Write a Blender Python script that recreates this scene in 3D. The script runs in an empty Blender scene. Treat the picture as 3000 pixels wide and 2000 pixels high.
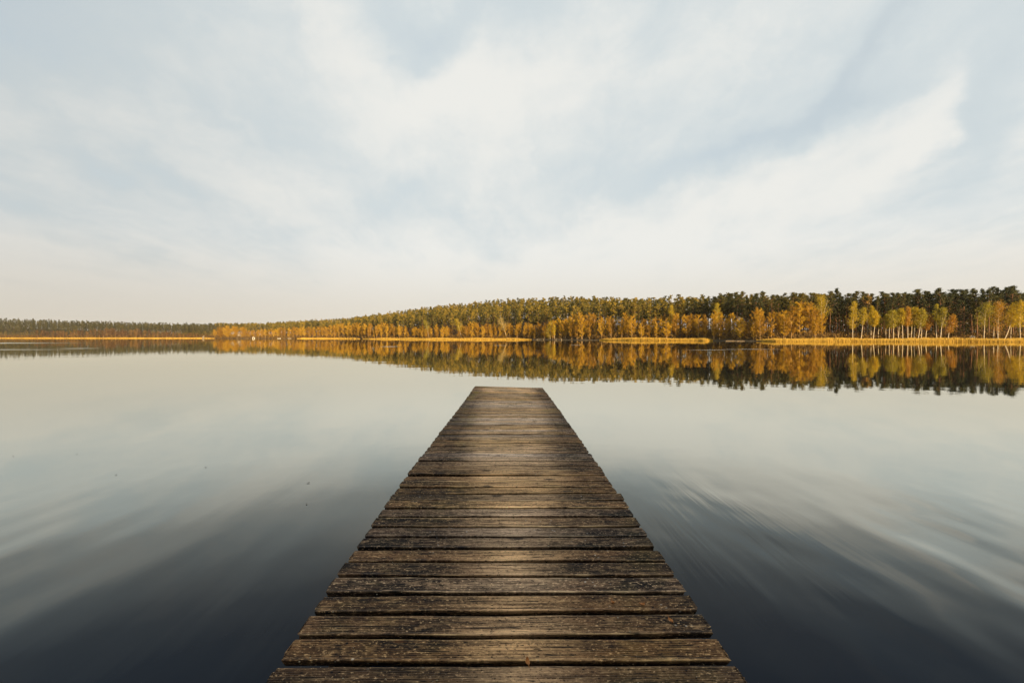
import bpy, math, random
import numpy as np
from mathutils import Vector, Matrix

rng = np.random.default_rng(7)
random.seed(7)
scene = bpy.context.scene
COL = scene.collection
R = math.radians

# ------------------------------------------------------------------ helpers
F, VX, HY = 1333.0, 1492.0, 988.0        # lens in photo pixels, vanishing point of the jetty
WATER_TO_EYE = 1.62
DECK_Z = WATER_TO_EYE - 1.166


def px2u(px):
    return (px - VX) / F


def tag(o, label=None, cat=None, group=None, kind=None):
    if label: o['label'] = label
    if cat: o['category'] = cat
    if group: o['group'] = group
    if kind: o['kind'] = kind
    return o


def empty(name, loc, rz=0.0, scale=1.0):
    o = bpy.data.objects.new(name, None)
    o.empty_display_size = 0.5
    COL.objects.link(o)
    o.location = loc
    o.rotation_euler = (0, 0, rz)
    if np.isscalar(scale): scale = (scale,) * 3
    o.scale = scale
    return o


class MB:
    """collects vertices and faces (all quads or triangles) as arrays"""
    def __init__(s):
        s.v, s.f, s.t, s.n = [], [], [], 0

    def add(s, verts, faces, tint=0.5):
        verts = np.asarray(verts, float).reshape(-1, 3)
        faces = np.asarray(faces, int)
        s.v.append(verts)
        s.f.append(faces + s.n)
        tt = np.broadcast_to(np.asarray(tint, float), (len(verts),)) if np.ndim(tint) == 0 else np.asarray(tint, float)
        s.t.append(tt)
        s.n += len(verts)

    def mesh(s, name, mat, smooth=False):
        me = bpy.data.meshes.new(name)
        V = np.concatenate(s.v)
        me.vertices.add(len(V))
        me.vertices.foreach_set('co', V.ravel())
        loops = np.concatenate([f.ravel() for f in s.f])
        tot = np.concatenate([np.full(len(f), f.shape[1]) for f in s.f])
        me.loops.add(len(loops))
        me.loops.foreach_set('vertex_index', loops.astype(np.int32))
        me.polygons.add(len(tot))
        st = np.concatenate([[0], np.cumsum(tot)[:-1]])
        me.polygons.foreach_set('loop_start', st.astype(np.int32))
        me.update(calc_edges=True)
        a = me.attributes.new('tint', 'FLOAT', 'POINT')
        a.data.foreach_set('value', np.concatenate(s.t).astype(np.float32))
        if smooth:
            me.polygons.foreach_set('use_smooth', np.ones(len(tot), bool))
        me.materials.append(mat)
        me.validate()
        return me

    def build(s, name, mat, parent=None, smooth=False):
        o = bpy.data.objects.new(name, s.mesh(name, mat, smooth))
        COL.objects.link(o)
        if parent: o.parent = parent
        return o


BOXF = np.array([[0, 3, 2, 1], [4, 5, 6, 7], [0, 1, 5, 4], [1, 2, 6, 5], [2, 3, 7, 6], [3, 0, 4, 7]])


def box(mb, x0, x1, y0, y1, z0, z1, tint=.5):
    mb.add([[x0, y0, z0], [x1, y0, z0], [x1, y1, z0], [x0, y1, z0],
            [x0, y0, z1], [x1, y0, z1], [x1, y1, z1], [x0, y1, z1]], BOXF, tint)


def tube(mb, pts, radii, n=6, tint=.5, cap=True):
    pts = np.asarray(pts, float)
    k = len(pts)
    ang = np.linspace(0, 2 * np.pi, n, endpoint=False)
    V = []
    for i in range(k):
        d = pts[min(i + 1, k - 1)] - pts[max(i - 1, 0)]
        d /= np.linalg.norm(d) + 1e-9
        a = np.cross(d, [0, 1, 0.01] if abs(d[1]) < .9 else [1, 0, 0])
        a /= np.linalg.norm(a)
        b = np.cross(d, a)
        V.append(pts[i] + radii[i] * (np.cos(ang)[:, None] * a + np.sin(ang)[:, None] * b))
    V = np.concatenate(V)
    f = []
    for i in range(k - 1):
        for j in range(n):
            f.append([i * n + j, i * n + (j + 1) % n, (i + 1) * n + (j + 1) % n, (i + 1) * n + j])
    mb.add(V, f, tint)
    if cap:
        top = np.vstack([V[-n:], pts[-1:]])
        mb.add(top, [[j, (j + 1) % n, n] for j in range(n)], tint)


def leaves(mb, c, L, W, up=0.0, tint=.5, axis=None):
    """small rhombic leaf faces at the points c; axis = direction of the long side"""
    c = np.asarray(c, float)
    n = len(c)
    L = np.broadcast_to(np.asarray(L, float), (n,))[:, None]
    W = np.broadcast_to(np.asarray(W, float), (n,))[:, None]
    a = rng.normal(size=(n, 3))
    if axis is not None: a = a * .45 + axis
    a[:, 2] += up
    a /= np.linalg.norm(a, axis=1)[:, None] + 1e-9
    b = np.cross(a, rng.normal(size=(n, 3)))
    b /= np.linalg.norm(b, axis=1)[:, None] + 1e-9
    V = np.stack([c - a * L, c + b * W, c + a * L, c - b * W], 1).reshape(-1, 3)
    f = np.arange(4 * n).reshape(n, 4)
    t = np.repeat(np.broadcast_to(np.asarray(tint, float), (n,)), 4)
    mb.add(V, f, t)


# ------------------------------------------------------------------ node helpers
def new_mat(name):
    m = bpy.data.materials.new(name)
    m.use_nodes = True
    nt = m.node_tree
    return m, nt, nt.nodes['Principled BSDF']


class N:
    """thin wrapper to write node graphs as expressions"""
    def __init__(s, nt): s.nt = nt

    def node(s, t, **kw):
        n = s.nt.nodes.new(t)
        for k, v in kw.items(): setattr(n, k, v)
        return n

    def put(s, sock, v):
        if v is None: return
        if isinstance(v, bpy.types.NodeSocket): s.nt.links.new(v, sock)
        else: sock.default_value = v

    def m(s, op, a, b=None, c=None, clamp=False):
        n = s.node('ShaderNodeMath', operation=op, use_clamp=clamp)
        s.put(n.inputs[0], a); s.put(n.inputs[1], b)
        if c is not None: s.put(n.inputs[2], c)
        return n.outputs[0]

    def vm(s, op, a, b=None):
        n = s.node('ShaderNodeVectorMath', operation=op)
        s.put(n.inputs[0], a)
        if b is not None: s.put(n.inputs[1], b)
        return n.outputs['Value'] if op in ('DOT_PRODUCT', 'LENGTH') else n.outputs[0]

    def mix(s, f, a, b, blend='MIX'):
        n = s.node('ShaderNodeMix', data_type='RGBA', blend_type=blend)
        s.put(n.inputs[0], f)
        for sock, v in ((n.inputs[6], a), (n.inputs[7], b)):
            if isinstance(v, tuple) and len(v) == 3: v = (*v, 1)
            s.put(sock, v)
        return n.outputs[2]

    def noise(s, vec, scale, detail=3, rough=.55, w=None, dist=0.0):
        n = s.node('ShaderNodeTexNoise', noise_dimensions='4D' if w is not None else '3D')
        s.put(n.inputs['Vector'], vec)
        n.inputs['Scale'].default_value = scale
        n.inputs['Detail'].default_value = detail
        n.inputs['Roughness'].default_value = rough
        n.inputs['Distortion'].default_value = dist
        if w is not None: s.put(n.inputs['W'], w)
        return n.outputs[0]

    def map(s, vec, scale=(1, 1, 1), rot=(0, 0, 0), loc=(0, 0, 0)):
        n = s.node('ShaderNodeMapping')
        s.put(n.inputs[0], vec)
        n.inputs['Scale'].default_value = scale
        n.inputs['Rotation'].default_value = rot
        n.inputs['Location'].default_value = loc
        return n.outputs[0]

    def ramp(s, v, lo, hi, a=0.0, b=1.0):
        n = s.node('ShaderNodeMapRange', interpolation_type='SMOOTHSTEP')
        s.put(n.inputs[0], v)
        n.inputs[1].default_value = lo; n.inputs[2].default_value = hi
        n.inputs[3].default_value = a; n.inputs[4].default_value = b
        return n.outputs[0]

    def sep(s, v):
        n = s.node('ShaderNodeSeparateXYZ'); s.put(n.inputs[0], v); return n.outputs

    def comb(s, x, y, z):
        n = s.node('ShaderNodeCombineXYZ')
        for i, v in enumerate((x, y, z)): s.put(n.inputs[i], v)
        return n.outputs[0]

    def attr(s, name):
        return s.node('ShaderNodeAttribute', attribute_name=name).outputs['Fac']

    def obj(s): return s.node('ShaderNodeTexCoord').outputs['Object']

    def bump(s, h, dist, strength=1.0):
        n = s.node('ShaderNodeBump')
        s.put(n.inputs['Height'], h)
        n.inputs['Distance'].default_value = dist
        n.inputs['Strength'].default_value = strength
        return n.outputs[0]


def foliage_mat(name, c_dark, c_mid, c_light, trans=.25, per_tree=.5):
    """leaf clusters: natural hue spread per cluster (tint) and per tree"""
    m, nt, p = new_mat(name)
    g = N(nt)
    rnd = g.node('ShaderNodeObjectInfo').outputs['Random']
    t = g.m('ADD', g.m('MULTIPLY', g.attr('tint'), 1 - per_tree), g.m('MULTIPLY', rnd, per_tree))
    cr = g.node('ShaderNodeValToRGB')
    g.put(cr.inputs[0], t)
    e = cr.color_ramp.elements
    e[0].position, e[0].color = .15, (*c_dark, 1)
    e[1].position, e[1].color = .85, (*c_light, 1)
    x = e.new(.5); x.color = (*c_mid, 1)
    g.put(p.inputs['Base Color'], cr.outputs[0])
    p.inputs['Roughness'].default_value = .7
    p.inputs['Specular IOR Level'].default_value = .2
    tr = g.node('ShaderNodeBsdfTranslucent')
    g.put(tr.inputs[0], cr.outputs[0])
    mx = g.node('ShaderNodeMixShader')
    mx.inputs[0].default_value = trans
    nt.links.new(p.outputs[0], mx.inputs[1]); nt.links.new(tr.outputs[0], mx.inputs[2])
    nt.links.new(mx.outputs[0], nt.nodes['Material Output'].inputs[0])
    return m


def bark_mat(name, base, dark, scale=(6, 6, 1.2), amt=.5):
    m, nt, p = new_mat(name)
    g = N(nt)
    f = g.noise(g.map(g.obj(), scale), 1.0, 4, .65)
    g.put(p.inputs['Base Color'], g.mix(g.ramp(f, .42, .62), base, dark) if amt else (*base, 1))
    p.inputs['Roughness'].default_value = .9
    return m


PINE_COL = ((.045, .045, .012), (.135, .110, .018), (.28, .195, .028))
M_PINE = foliage_mat('pine_needles', *PINE_COL, .15, .45)
M_ALDER = foliage_mat('alder_twigs', (.25, .125, .014), (.40, .22, .016), (.52, .32, .022), .25, .6)
M_BIRCH = foliage_mat('birch_leaves', (.34, .25, .016), (.48, .34, .018), (.58, .40, .022), .3, .5)
M_BIRCHG = foliage_mat('young_birch_leaves', (.25, .205, .018), (.37, .295, .022), (.48, .35, .026), .3, .5)
M_PBARK = bark_mat('pine_bark', (.24, .10, .04), (.10, .06, .035))
M_ABARK = bark_mat('alder_bark', (.46, .30, .13), (.22, .13, .055))
M_BBARK = bark_mat('birch_bark', (.62, .52, .36), (.30, .23, .15), (5, 5, 3))
M_REED = foliage_mat('dry_reed', (.46, .29, .045), (.62, .395, .065), (.74, .49, .10), .2, .15)
M_BRUSH = foliage_mat('brush_twigs', (.07, .040, .014), (.15, .085, .022), (.26, .155, .032), .1, .1)

# ------------------------------------------------------------------ lie of the land
SH = np.array([  # photo column, shore distance, rise behind the shore, distance of the rise
    (-4000, 420, 15, 160), (-1500, 760, 22, 170), (-300, 850, 24, 170), (0, 800, 22, 180), (400, 770, 12.5, 180),
    (600, 745, 8.5, 180), (640, 640, 7.5, 250), (700, 612, 6, 250), (780, 612, 6, 250), (900, 585, 11, 250), (995, 552, 12.8, 240),
    (1085, 442, 14, 250), (1250, 355, 18, 220), (1350, 335, 21.5, 220), (1500, 318, 23.5, 200),
    (1600, 285, 21, 180), (1700, 262, 17, 150), (1850, 235, 8.0, 100), (2050, 216, 7.0, 80), (2200, 188, 5, 70), (2250, 182, 4.4, 70),
    (2500, 178, 2.0, 50), (3000, 160, 1.0, 50), (4500, 110, 1, 50), (9000, 45, 1, 40)], float)


def land(u, what):
    return np.interp(np.asarray(u) * F + VX, SH[:, 0], SH[:, what])


def ground_z(x, y):
    x = np.asarray(x, float); y = np.asarray(y, float)
    u = x / np.maximum(y, 1.0)
    D = y - land(u, 1)
    s = np.clip(D / land(u, 3), 0, 1)
    s = s * s * (3 - 2 * s) * .55 + s * .45
    z = np.where(D < 0, np.maximum(-2.5, D * .12), .05 + np.minimum(D, 4) * .1 + land(u, 2) * s)
    back = -9 - y                                    # the near bank behind the camera
    zb = np.where(back < 0, -2.5, np.minimum(back * .2, .55)) + np.clip(back - 6, 0, 40) * .02
    return np.where(y < 8, np.maximum(np.where(y < -9, zb, -2.5), -2.5), z)


def shore_point(px, D):
    """a spot on the far land: column of the photo, metres behind the shore"""
    u = px2u(px)
    y = float(land(u, 1)) + D
    return Vector((u * y, y, float(ground_z(u * y, y))))


def grid_mesh():
    ax = np.concatenate([np.linspace(-6000, -1300, 14)[:-1], np.arange(-1300, 700, 12.), np.linspace(700, 6000, 14)])
    ay = np.concatenate([np.linspace(-900, -60, 8)[:-1], np.arange(-60, 20, 4.), np.arange(20, 420, 6.), np.arange(420, 1150, 14.), np.linspace(1150, 6000, 14)])
    X, Y = np.meshgrid(ax, ay)
    Z = ground_z(X, Y)
    Z = Z + np.where(Z > .3, (np.sin(X * .13) * np.cos(Y * .11)) * .25, 0)
    nx, ny = len(ax), len(ay)
    i = (np.arange(ny - 1)[:, None] * nx + np.arange(nx - 1)[None]).ravel()
    mb = MB()
    mb.add(np.stack([X, Y, Z], -1).reshape(-1, 3), np.stack([i, i + 1, i + nx + 1, i + nx], 1))
    return mb


m, nt, p = new_mat('forest_floor')
g = N(nt)
f = g.noise(g.obj(), .35, 6, .6)
g.put(p.inputs['Base Color'], g.mix(g.ramp(f, .35, .65), (.045, .032, .016), (.11, .075, .03)))
p.inputs['Roughness'].default_value = 1
tag(grid_mesh().build('ground', m, smooth=True), kind='structure')

# ------------------------------------------------------------------ water
m, nt, p = new_mat('lake_water')
g = N(nt)
P = g.obj()
X, Y, Z = g.sep(P)


def spot(cx, cy, sx, sy):
    q = g.m('ADD', g.m('POWER', g.m('ABSOLUTE', g.m('MULTIPLY', g.m('SUBTRACT', X, cx), 1 / sx)), 2.0),
            g.m('POWER', g.m('ABSOLUTE', g.m('MULTIPLY', g.m('SUBTRACT', Y, cy), 1 / sy)), 2.0))
    return g.m('EXPONENT', g.m('MULTIPLY', q, -1))


# long gentle wavelets running out along the jetty, strongest beside it
streak = g.noise(g.map(P, (5.0, .34, 1), (0, 0, R(-4))), 1.0, 3, .5)
fine = g.noise(g.map(P, (14, 1.0, 1), (0, 0, R(-7))), 1.0, 2, .5)
patch = g.ramp(g.noise(g.map(P, (.35, .12, 1)), 1.0, 2), .40, .68)
ruffle = g.m('MAXIMUM', spot(1.75, 4.0, .75, 1.15), g.m('MULTIPLY', spot(-1.4, 2.1, .5, .6), .6))
amp = g.m('ADD', g.m('MULTIPLY', g.m('MULTIPLY', ruffle, g.ramp(g.noise(g.map(P, (1.6, .5, 1)), 1.0, 2), .35, .6)), .85), g.m('MULTIPLY', patch, .07))
h_near = g.m('MULTIPLY', g.m('ADD', streak, g.m('MULTIPLY', fine, .35)), amp)
# wind-ruffled strips far out
wind = None
for cx, cy, sx, sy in ((-158, 127, 30, 11), (-73, 60.5, 12, 1.7), (-63, 67, 2.4, 1.3), (-21, 80, 1.9, 2.2), (14, 95, 1.6, 1.8), (25.5, 58, 3.4, .9), (33, 62, 5, 1.0), (-2, 92, 1.4, 1.6)):
    s_ = spot(cx, cy, sx, sy)
    wind = s_ if wind is None else g.m('MAXIMUM', wind, s_)
small = g.noise(g.map(P, (2.2, 2.8, 1)), 1.0, 2, .5)
swell = g.noise(g.map(P, (.22, .5, 1)), 1.0, 2, .5)
bandl = g.noise(g.map(P, (.85, .26, 1), (0, 0, R(46)), (2.2, .7, 0)), 1.0, 2, .5)
bandr = g.noise(g.map(P, (.95, .42, 1), (0, 0, R(-16)), (4, 2, 0)), 1.0, 2, .5)
bands = g.m('ADD', g.m('MULTIPLY', bandl, spot(-3.2, 2.7, 2.2, 2.2)), g.m('MULTIPLY', bandr, g.m('MULTIPLY', spot(3.2, 2.8, 1.9, 2.0), 1.5)))
h_near = g.m('ADD', h_near, g.m('MULTIPLY', bands, 4.6))
h = g.m('ADD', g.m('MULTIPLY', h_near, .010), g.m('ADD', g.m('MULTIPLY', small, .0007), g.m('MULTIPLY', swell, .004)))
nrm = g.bump(h, 1.0)
# mirror share by angle to the surface: near total at grazing, dark clear water seen from above
geo = g.node('ShaderNodeNewGeometry')
cosv = g.m('ABSOLUTE', g.vm('DOT_PRODUCT', nrm, geo.outputs['Incoming']))
cr = g.node('ShaderNodeValToRGB')
g.put(cr.inputs[0], cosv)
cr.color_ramp.interpolation = 'LINEAR'
e = cr.color_ramp.elements
stops = ((0, .97), (.05, .83), (.10, .755), (.156, .72), (.22, .62), (.268, .45), (.314, .255), (.395, .115), (.45, .050), (.50, .030), (.56, .02), (1, .015))
e[0].position, e[1].position = 0, 1
e[0].color = (.97, .97, .97, 1); e[1].color = (.015, .015, .015, 1)
for pos, v in stops[1:-1]:
    x_ = e.new(pos); x_.color = (v, v, v, 1)
dif = g.node('ShaderNodeBsdfDiffuse'); dif.inputs[0].default_value = (.002, .008, .021, 1)
glo = g.node('ShaderNodeBsdfGlossy'); g.put(glo.inputs['Roughness'], g.m('ADD', .015, g.m('MULTIPLY', wind, .22))); glo.inputs[0].default_value = (1, .985, .87, 1)
g.put(glo.inputs['Normal'], nrm)
mx = g.node('ShaderNodeMixShader')
g.put(mx.inputs[0], cr.outputs[0])
nt.links.new(dif.outputs[0], mx.inputs[1]); nt.links.new(glo.outputs[0], mx.inputs[2])
nt.links.new(mx.outputs[0], nt.nodes['Material Output'].inputs[0])
nt.nodes.remove(p)
w = MB()
w.add([[-6000, -14, 0], [6000, -14, 0], [6000, 6000, 0], [-6000, 6000, 0]], [[0, 1, 2, 3]])
tag(w.build('water', m), kind='structure')

# ------------------------------------------------------------------ jetty
PITCH, Y0 = .148, 1.619
m, nt, p = new_mat('weathered_planks')
g = N(nt)
P = g.obj()
X, Y, Z = g.sep(P)
pid = g.attr('tint')
wv = g.m('MULTIPLY', pid, 37.0)
grain = g.noise(g.map(P, (2.2, 95, 6)), 1.0, 5, .65, w=wv)
fibre = g.noise(g.map(P, (7, 260, 10)), 1.0, 3, .6, w=wv)
blotch = g.noise(g.map(P, (2.4, 7, 3)), 1.0, 5, .62, w=wv)
big = g.noise(g.map(P, (.9, .55, 1)), 1.0, 4, .6)
speck = g.noise(P, 55.0, 3, .6)
mott = g.noise(g.map(P, (14, 38, 14)), 1.0, 4, .65, w=wv)
xa = g.m('ABSOLUTE', g.m('SUBTRACT', X, .02))
lane_sheen = g.ramp(g.m('SUBTRACT', g.m('ADD', xa, g.m('MULTIPLY', g.m('SUBTRACT', big, .5), .9)), g.ramp(Y, 1.6, 9, -.10, .26)), .10, .62, 1, 0)  # worn middle; its widening outwards also paints in the far half's pale sheen
old = g.mix(g.ramp(blotch, .36, .64), (.022, .015, .011), (.150, .090, .045))
old = g.mix(g.m('MULTIPLY', g.ramp(mott, .48, .66), .75), old, (.25, .165, .085))
worn = g.mix(g.ramp(grain, .33, .66), (.185, .122, .066), (.56, .39, .215))
col = g.mix(g.m('MULTIPLY', lane_sheen, g.ramp(blotch, .22, .52, .45, .95)), old, worn)
col = g.mix(g.ramp(grain, .48, .30, 0, .70), col, (.022, .016, .012))
col = g.mix(g.ramp(fibre, .52, .72, 0, .6), col, (.42, .30, .16))
moss = g.m('MULTIPLY', g.ramp(g.noise(g.map(P, (3, 2.0, 1)), 1.0, 4, .6), .50, .68), g.ramp(xa, .15, .6, .25, .8))
col = g.mix(g.m('MULTIPLY', moss, g.ramp(Y, 4, 11, .2, .9)), col, (.19, .155, .040))
rust = g.ramp(g.noise(g.map(P, (6, 16, 6)), 1.0, 3, .6, w=wv), .66, .78, 0, .55)
col = g.mix(rust, col, (.17, .082, .03))
vor = g.node('ShaderNodeTexVoronoi'); g.put(vor.inputs['Vector'], P); vor.inputs['Scale'].default_value = 26
dots = g.m('MULTIPLY', g.ramp(vor.outputs['Distance'], .20, .08), g.ramp(g.noise(P, 3.2, 2), .56, .66))
col = g.mix(g.m('MULTIPLY', dots, .8), col, (.42, .38, .30))
knot = g.node('ShaderNodeTexVoronoi', feature='F1'); g.put(knot.inputs['Vector'], g.map(P, (3.0, 7.5, 1))); knot.inputs['Scale'].default_value = 1.0
col = g.mix(g.m('MULTIPLY', g.ramp(knot.outputs['Distance'], .20, .07), .85), col, (.025, .02, .02))
fleck = g.noise(g.map(P, (60, 170, 20)), 1.0, 4, .7, w=wv)
col = g.mix(g.m('MULTIPLY', g.ramp(fleck, .54, .68), .75), col, (.52, .37, .20))
col = g.mix(g.m('MULTIPLY', g.ramp(fleck, .47, .34), .85), col, (.018, .013, .010))
fe = g.m('FRACT', g.m('MULTIPLY', g.m('SUBTRACT', Y, Y0 - 40 * PITCH), 1 / PITCH))
rim = g.ramp(g.m('ABSOLUTE', g.m('SUBTRACT', fe, .5)), .37, .405)
rim = g.m('MULTIPLY', rim, g.m('MULTIPLY', g.ramp(g.noise(g.map(P, (3.5, 9, 1)), 1.0, 3, w=wv), .42, .58), g.ramp(xa, .25, .75, .8, .25)))
col = g.mix(rim, col, (.56, .41, .22))
crack = g.noise(g.map(P, (1.3, 60, 1)), 1.0, 2, .5, w=g.m('ADD', wv, 5.0))
col = g.mix(g.ramp(g.m('ABSOLUTE', g.m('SUBTRACT', crack, .5)), .012, .003, 0, .8), col, (.014, .011, .009))
sx_ = g.m('ABSOLUTE', g.m('SUBTRACT', g.m('ABSOLUTE', X), .62))
fr = g.m('FRACT', g.m('MULTIPLY', g.m('SUBTRACT', Y, Y0 - 40 * PITCH), 1 / PITCH))
sy_ = g.m('MULTIPLY', g.m('ABSOLUTE', g.m('SUBTRACT', g.m('ABSOLUTE', g.m('SUBTRACT', fr, .5)), .25)), PITCH)
rr_ = g.m('SQRT', g.m('ADD', g.m('MULTIPLY', sx_, sx_), g.m('MULTIPLY', sy_, sy_)))
col = g.mix(g.ramp(rr_, .024, .004, 0, .4), col, (.06, .03, .015))
col = g.mix(g.ramp(rr_, .0055, .004), col, (.02, .015, .012))
tone = g.m('ADD', .50, g.m('MULTIPLY', g.noise(g.comb(wv, 0, 0), 3.1, 0), 1.0))
hsv = g.node('ShaderNodeHueSaturation'); g.put(hsv.inputs['Color'], col); g.put(hsv.inputs['Value'], tone); g.put(hsv.inputs['Saturation'], g.m('ADD', .55, g.m('MULTIPLY', g.noise(g.comb(wv, 3, 7), 2.3, 0), .75)))
gam = g.node('ShaderNodeGamma'); g.put(gam.inputs[0], hsv.outputs[0]); gam.inputs[1].default_value = 1.5
g.put(p.inputs['Base Color'], g.mix(1.0, gam.outputs[0], (2.85, 2.98, 3.5), 'MULTIPLY'))
p.inputs['Roughness'].default_value = .82
p.inputs['Specular IOR Level'].default_value = .25
g.put(p.inputs['Normal'], g.bump(g.m('ADD', grain, g.m('MULTIPLY', mott, .6)), .004, .8))
M_DECK = m
M_BEAM = bark_mat('wet_beam', (.06, .045, .03), (.03, .024, .018), (2, 8, 8))

LD = [(-3, .815), (1.54, .820), (2.2, .837), (2.8, .851), (3.4, .863), (4.2, .862), (6.1, .840), (8.4, .818), (11, .818)]
RD = [(-3, .80), (1.54, .802), (2.6, .812), (3.32, .818), (3.36, .804), (3.9, .812), (5.3, .808), (7.5, .802), (11, .795)]


def deck_z(x, y):
    s = np.clip((y - 6.5) / 4.4, 0, 1)
    return DECK_Z - .030 * (x + .8) * s * s


deck = MB()
for k in range(-30, 63):
    y0 = Y0 + k * PITCH
    yc = y0 + PITCH / 2
    gap = .030 if yc < 3.3 else (.027 if yc < 5 else .023)
    gap *= random.uniform(.8, 1.15)
    xl = -np.interp(yc, *zip(*LD)) + random.gauss(0, .002)
    xr = np.interp(yc, *zip(*RD)) + random.gauss(0, .002)
    if random.random() < .05: xl -= random.uniform(.004, .012)
    if random.random() < .05: xr += random.uniform(.004, .012)
    hw = (PITCH - gap) / 2
    prof = [(-hw + .024, -.038), (-hw + .001, -.0032), (-hw + .0008, -.0014), (-hw + .003, 0)]
    ng = 9
    for j in range(ng):
        c = -hw + .013 + (2 * hw - .026) * (j + .5) / ng
        wdt = (2 * hw - .026) / ng
        prof += [(c - wdt * .28, 0), (c - wdt * .12, -.004), (c + wdt * .12, -.004), (c + wdt * .28, 0)]
    prof += [(hw - .003, 0), (hw - .0008, -.0014), (hw - .001, -.0032), (hw - .024, -.038)]
    prof = np.array(prof)
    nseg = 15
    xs = np.linspace(xl, xr, nseg)
    wob = np.cumsum(rng.normal(0, .0012, nseg)); wob -= wob.mean()
    wz = np.cumsum(rng.normal(0, .0010, nseg)); wz -= wz.mean()
    skew = random.gauss(0, .0022)
    dz = random.gauss(0, .0022)
    tilt = random.gauss(0, .012)
    V = []
    for i, x in enumerate(xs):
        yy = yc + prof[:, 0] + wob[i] + skew * x
        xx = np.full(len(prof), x)
        if i in (0, nseg - 1): xx = xx + rng.normal(0, .0035, len(prof))
        zz = deck_z(x, yc) + prof[:, 1] + wz[i] + dz + prof[:, 0] * tilt
        V.append(np.stack([xx, yy, zz], 1))
    n_ = len(prof)
    V = np.concatenate(V)
    fc = []
    for i in range(nseg - 1):
        for j in range(n_):
            j2 = (j + 1) % n_
            fc.append([i * n_ + j, i * n_ + j2, (i + 1) * n_ + j2, (i + 1) * n_ + j])
    pidv = random.random()
    deck.add(V, fc, pidv)
    for i, rev in ((0, False), (nseg - 1, True)):        # end grain
        base = i * n_
        half = n_ // 2
        q = []
        for j in range(half - 1):
            fce = [j, j + 1, n_ - 2 - j, n_ - 1 - j]
            q.append(fce if rev else fce[::-1])
        deck.add(V[base:base + n_], q, pidv)

jetty = empty('jetty', (0, 0, 0))
tag(jetty, 'weathered brown plank jetty running straight out over the calm lake', 'jetty')
deck.build('deck', M_DECK, jetty)
for sx in (-.62, 0.0, .62):
    b = MB()
    for i in range(7):
        ya, yb = -2.8 + i * 1.95, -2.8 + (i + 1) * 1.95 - .004
        zt = min(float(deck_z(sx, ya)), float(deck_z(sx, yb))) - .045
        box(b, sx - .045, sx + .045, ya, yb, zt - .15, zt)
    b.build('bearer', M_BEAM, jetty)
for yy in (.4, 3.4, 6.6, 10.2):
    b = MB()
    zt = float(deck_z(0, yy)) - .205
    box(b, -.80, .76, yy - .05, yy + .05, zt - .12, zt)
    b.build('crossbeam', M_BEAM, jetty)
    for sx in (-.70, .66):
        q = MB()
        tube(q, [(sx, yy + .115, -2.6), (sx, yy + .115, zt + .02)], [.065, .06], 10)
        q.build('post', M_BEAM, jetty, smooth=True)

# fine litter lying on the boards: crumbs of bark, lichen, seed husks
m, nt, p = new_mat('litter')
g = N(nt)
cr = g.node('ShaderNodeValToRGB'); g.put(cr.inputs[0], g.attr('tint'))
e = cr.color_ramp.elements
e[0].color = (.03, .02, .012, 1); e[1].color = (.50, .45, .34, 1)
x_ = e.new(.45); x_.color = (.16, .10, .04, 1)
x_ = e.new(.75); x_.color = (.24, .17, .08, 1)
g.put(p.inputs['Base Color'], cr.outputs[0]); p.inputs['Roughness'].default_value = .9
d = MB()
nC = 2600
cy = 1.3 + 9.4 * rng.random(nC) ** 1.7
side = rng.random(nC) < .7
cx = np.where(side, np.sign(rng.normal(size=nC)) * (.78 - np.abs(rng.normal(0, .22, nC))), rng.uniform(-.78, .78, nC))
cx = np.clip(cx, -.79, .775)
kk = np.round((cy - Y0) / PITCH)
edge = rng.random(nC) < .35
cy = np.where(edge, Y0 + kk * PITCH + rng.normal(0, .014, nC), cy)
cz = deck_z(cx, cy) + .0025
ingap = np.abs(cy - (Y0 + kk * PITCH)) < .008
cz = np.where(ingap, cz - rng.uniform(.004, .02, nC), cz)
sz = .0012 + .0022 * rng.random(nC) ** 2.2
for i in range(nC):
    s_ = sz[i]
    a = rng.random() * 6.28
    r3 = s_ * rng.uniform(.5, 1.2, 4)
    an = a + np.array([0, 1.6, 3.1, 4.7])
    V = np.stack([cx[i] + r3 * np.cos(an) * 1.4, cy[i] + r3 * np.sin(an), np.full(4, cz[i])], 1)
    V = np.vstack([V, [[cx[i], cy[i], cz[i] + s_ * .8]], [[cx[i], cy[i], cz[i] - s_ * .4]]])
    d.add(V, [[0, 1, 4], [1, 2, 4], [2, 3, 4], [3, 0, 4], [1, 0, 5], [2, 1, 5], [3, 2, 5], [0, 3, 5]], rng.random())
tag(d.build('litter', m), 'fine pale and brown litter strewn over the jetty boards', 'litter', kind='stuff')


def leaf_mesh(name, L, W, mat):
    b = MB()
    n = 7
    V, fc = [], []
    for i in range(n):
        t = i / (n - 1)
        wd = W * (math.sin(math.pi * min(1, t * 1.02)) ** .75) * (1 - .25 * t)
        zc = .25 * L * (t - .5) ** 2 * 2
        for s_ in (-1, -.5, 0, .5, 1):
            V.append((L * (t - .5), s_ * wd * .5, zc + abs(s_) * W * .22 * (.5 + t)))
    for i in range(n - 1):
        for j in range(4):
            a = i * 5 + j
            fc.append([a, a + 1, a + 6, a + 5])
    b.add(V, fc, .5)
    tube(b, [(-L * .5, 0, .25 * L * .5), (-L * .72, .002, .01), (-L * .9, -.001, .006)], [.0010, .0009, .0008], 5)
    return b.mesh(name, mat, True)


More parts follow.
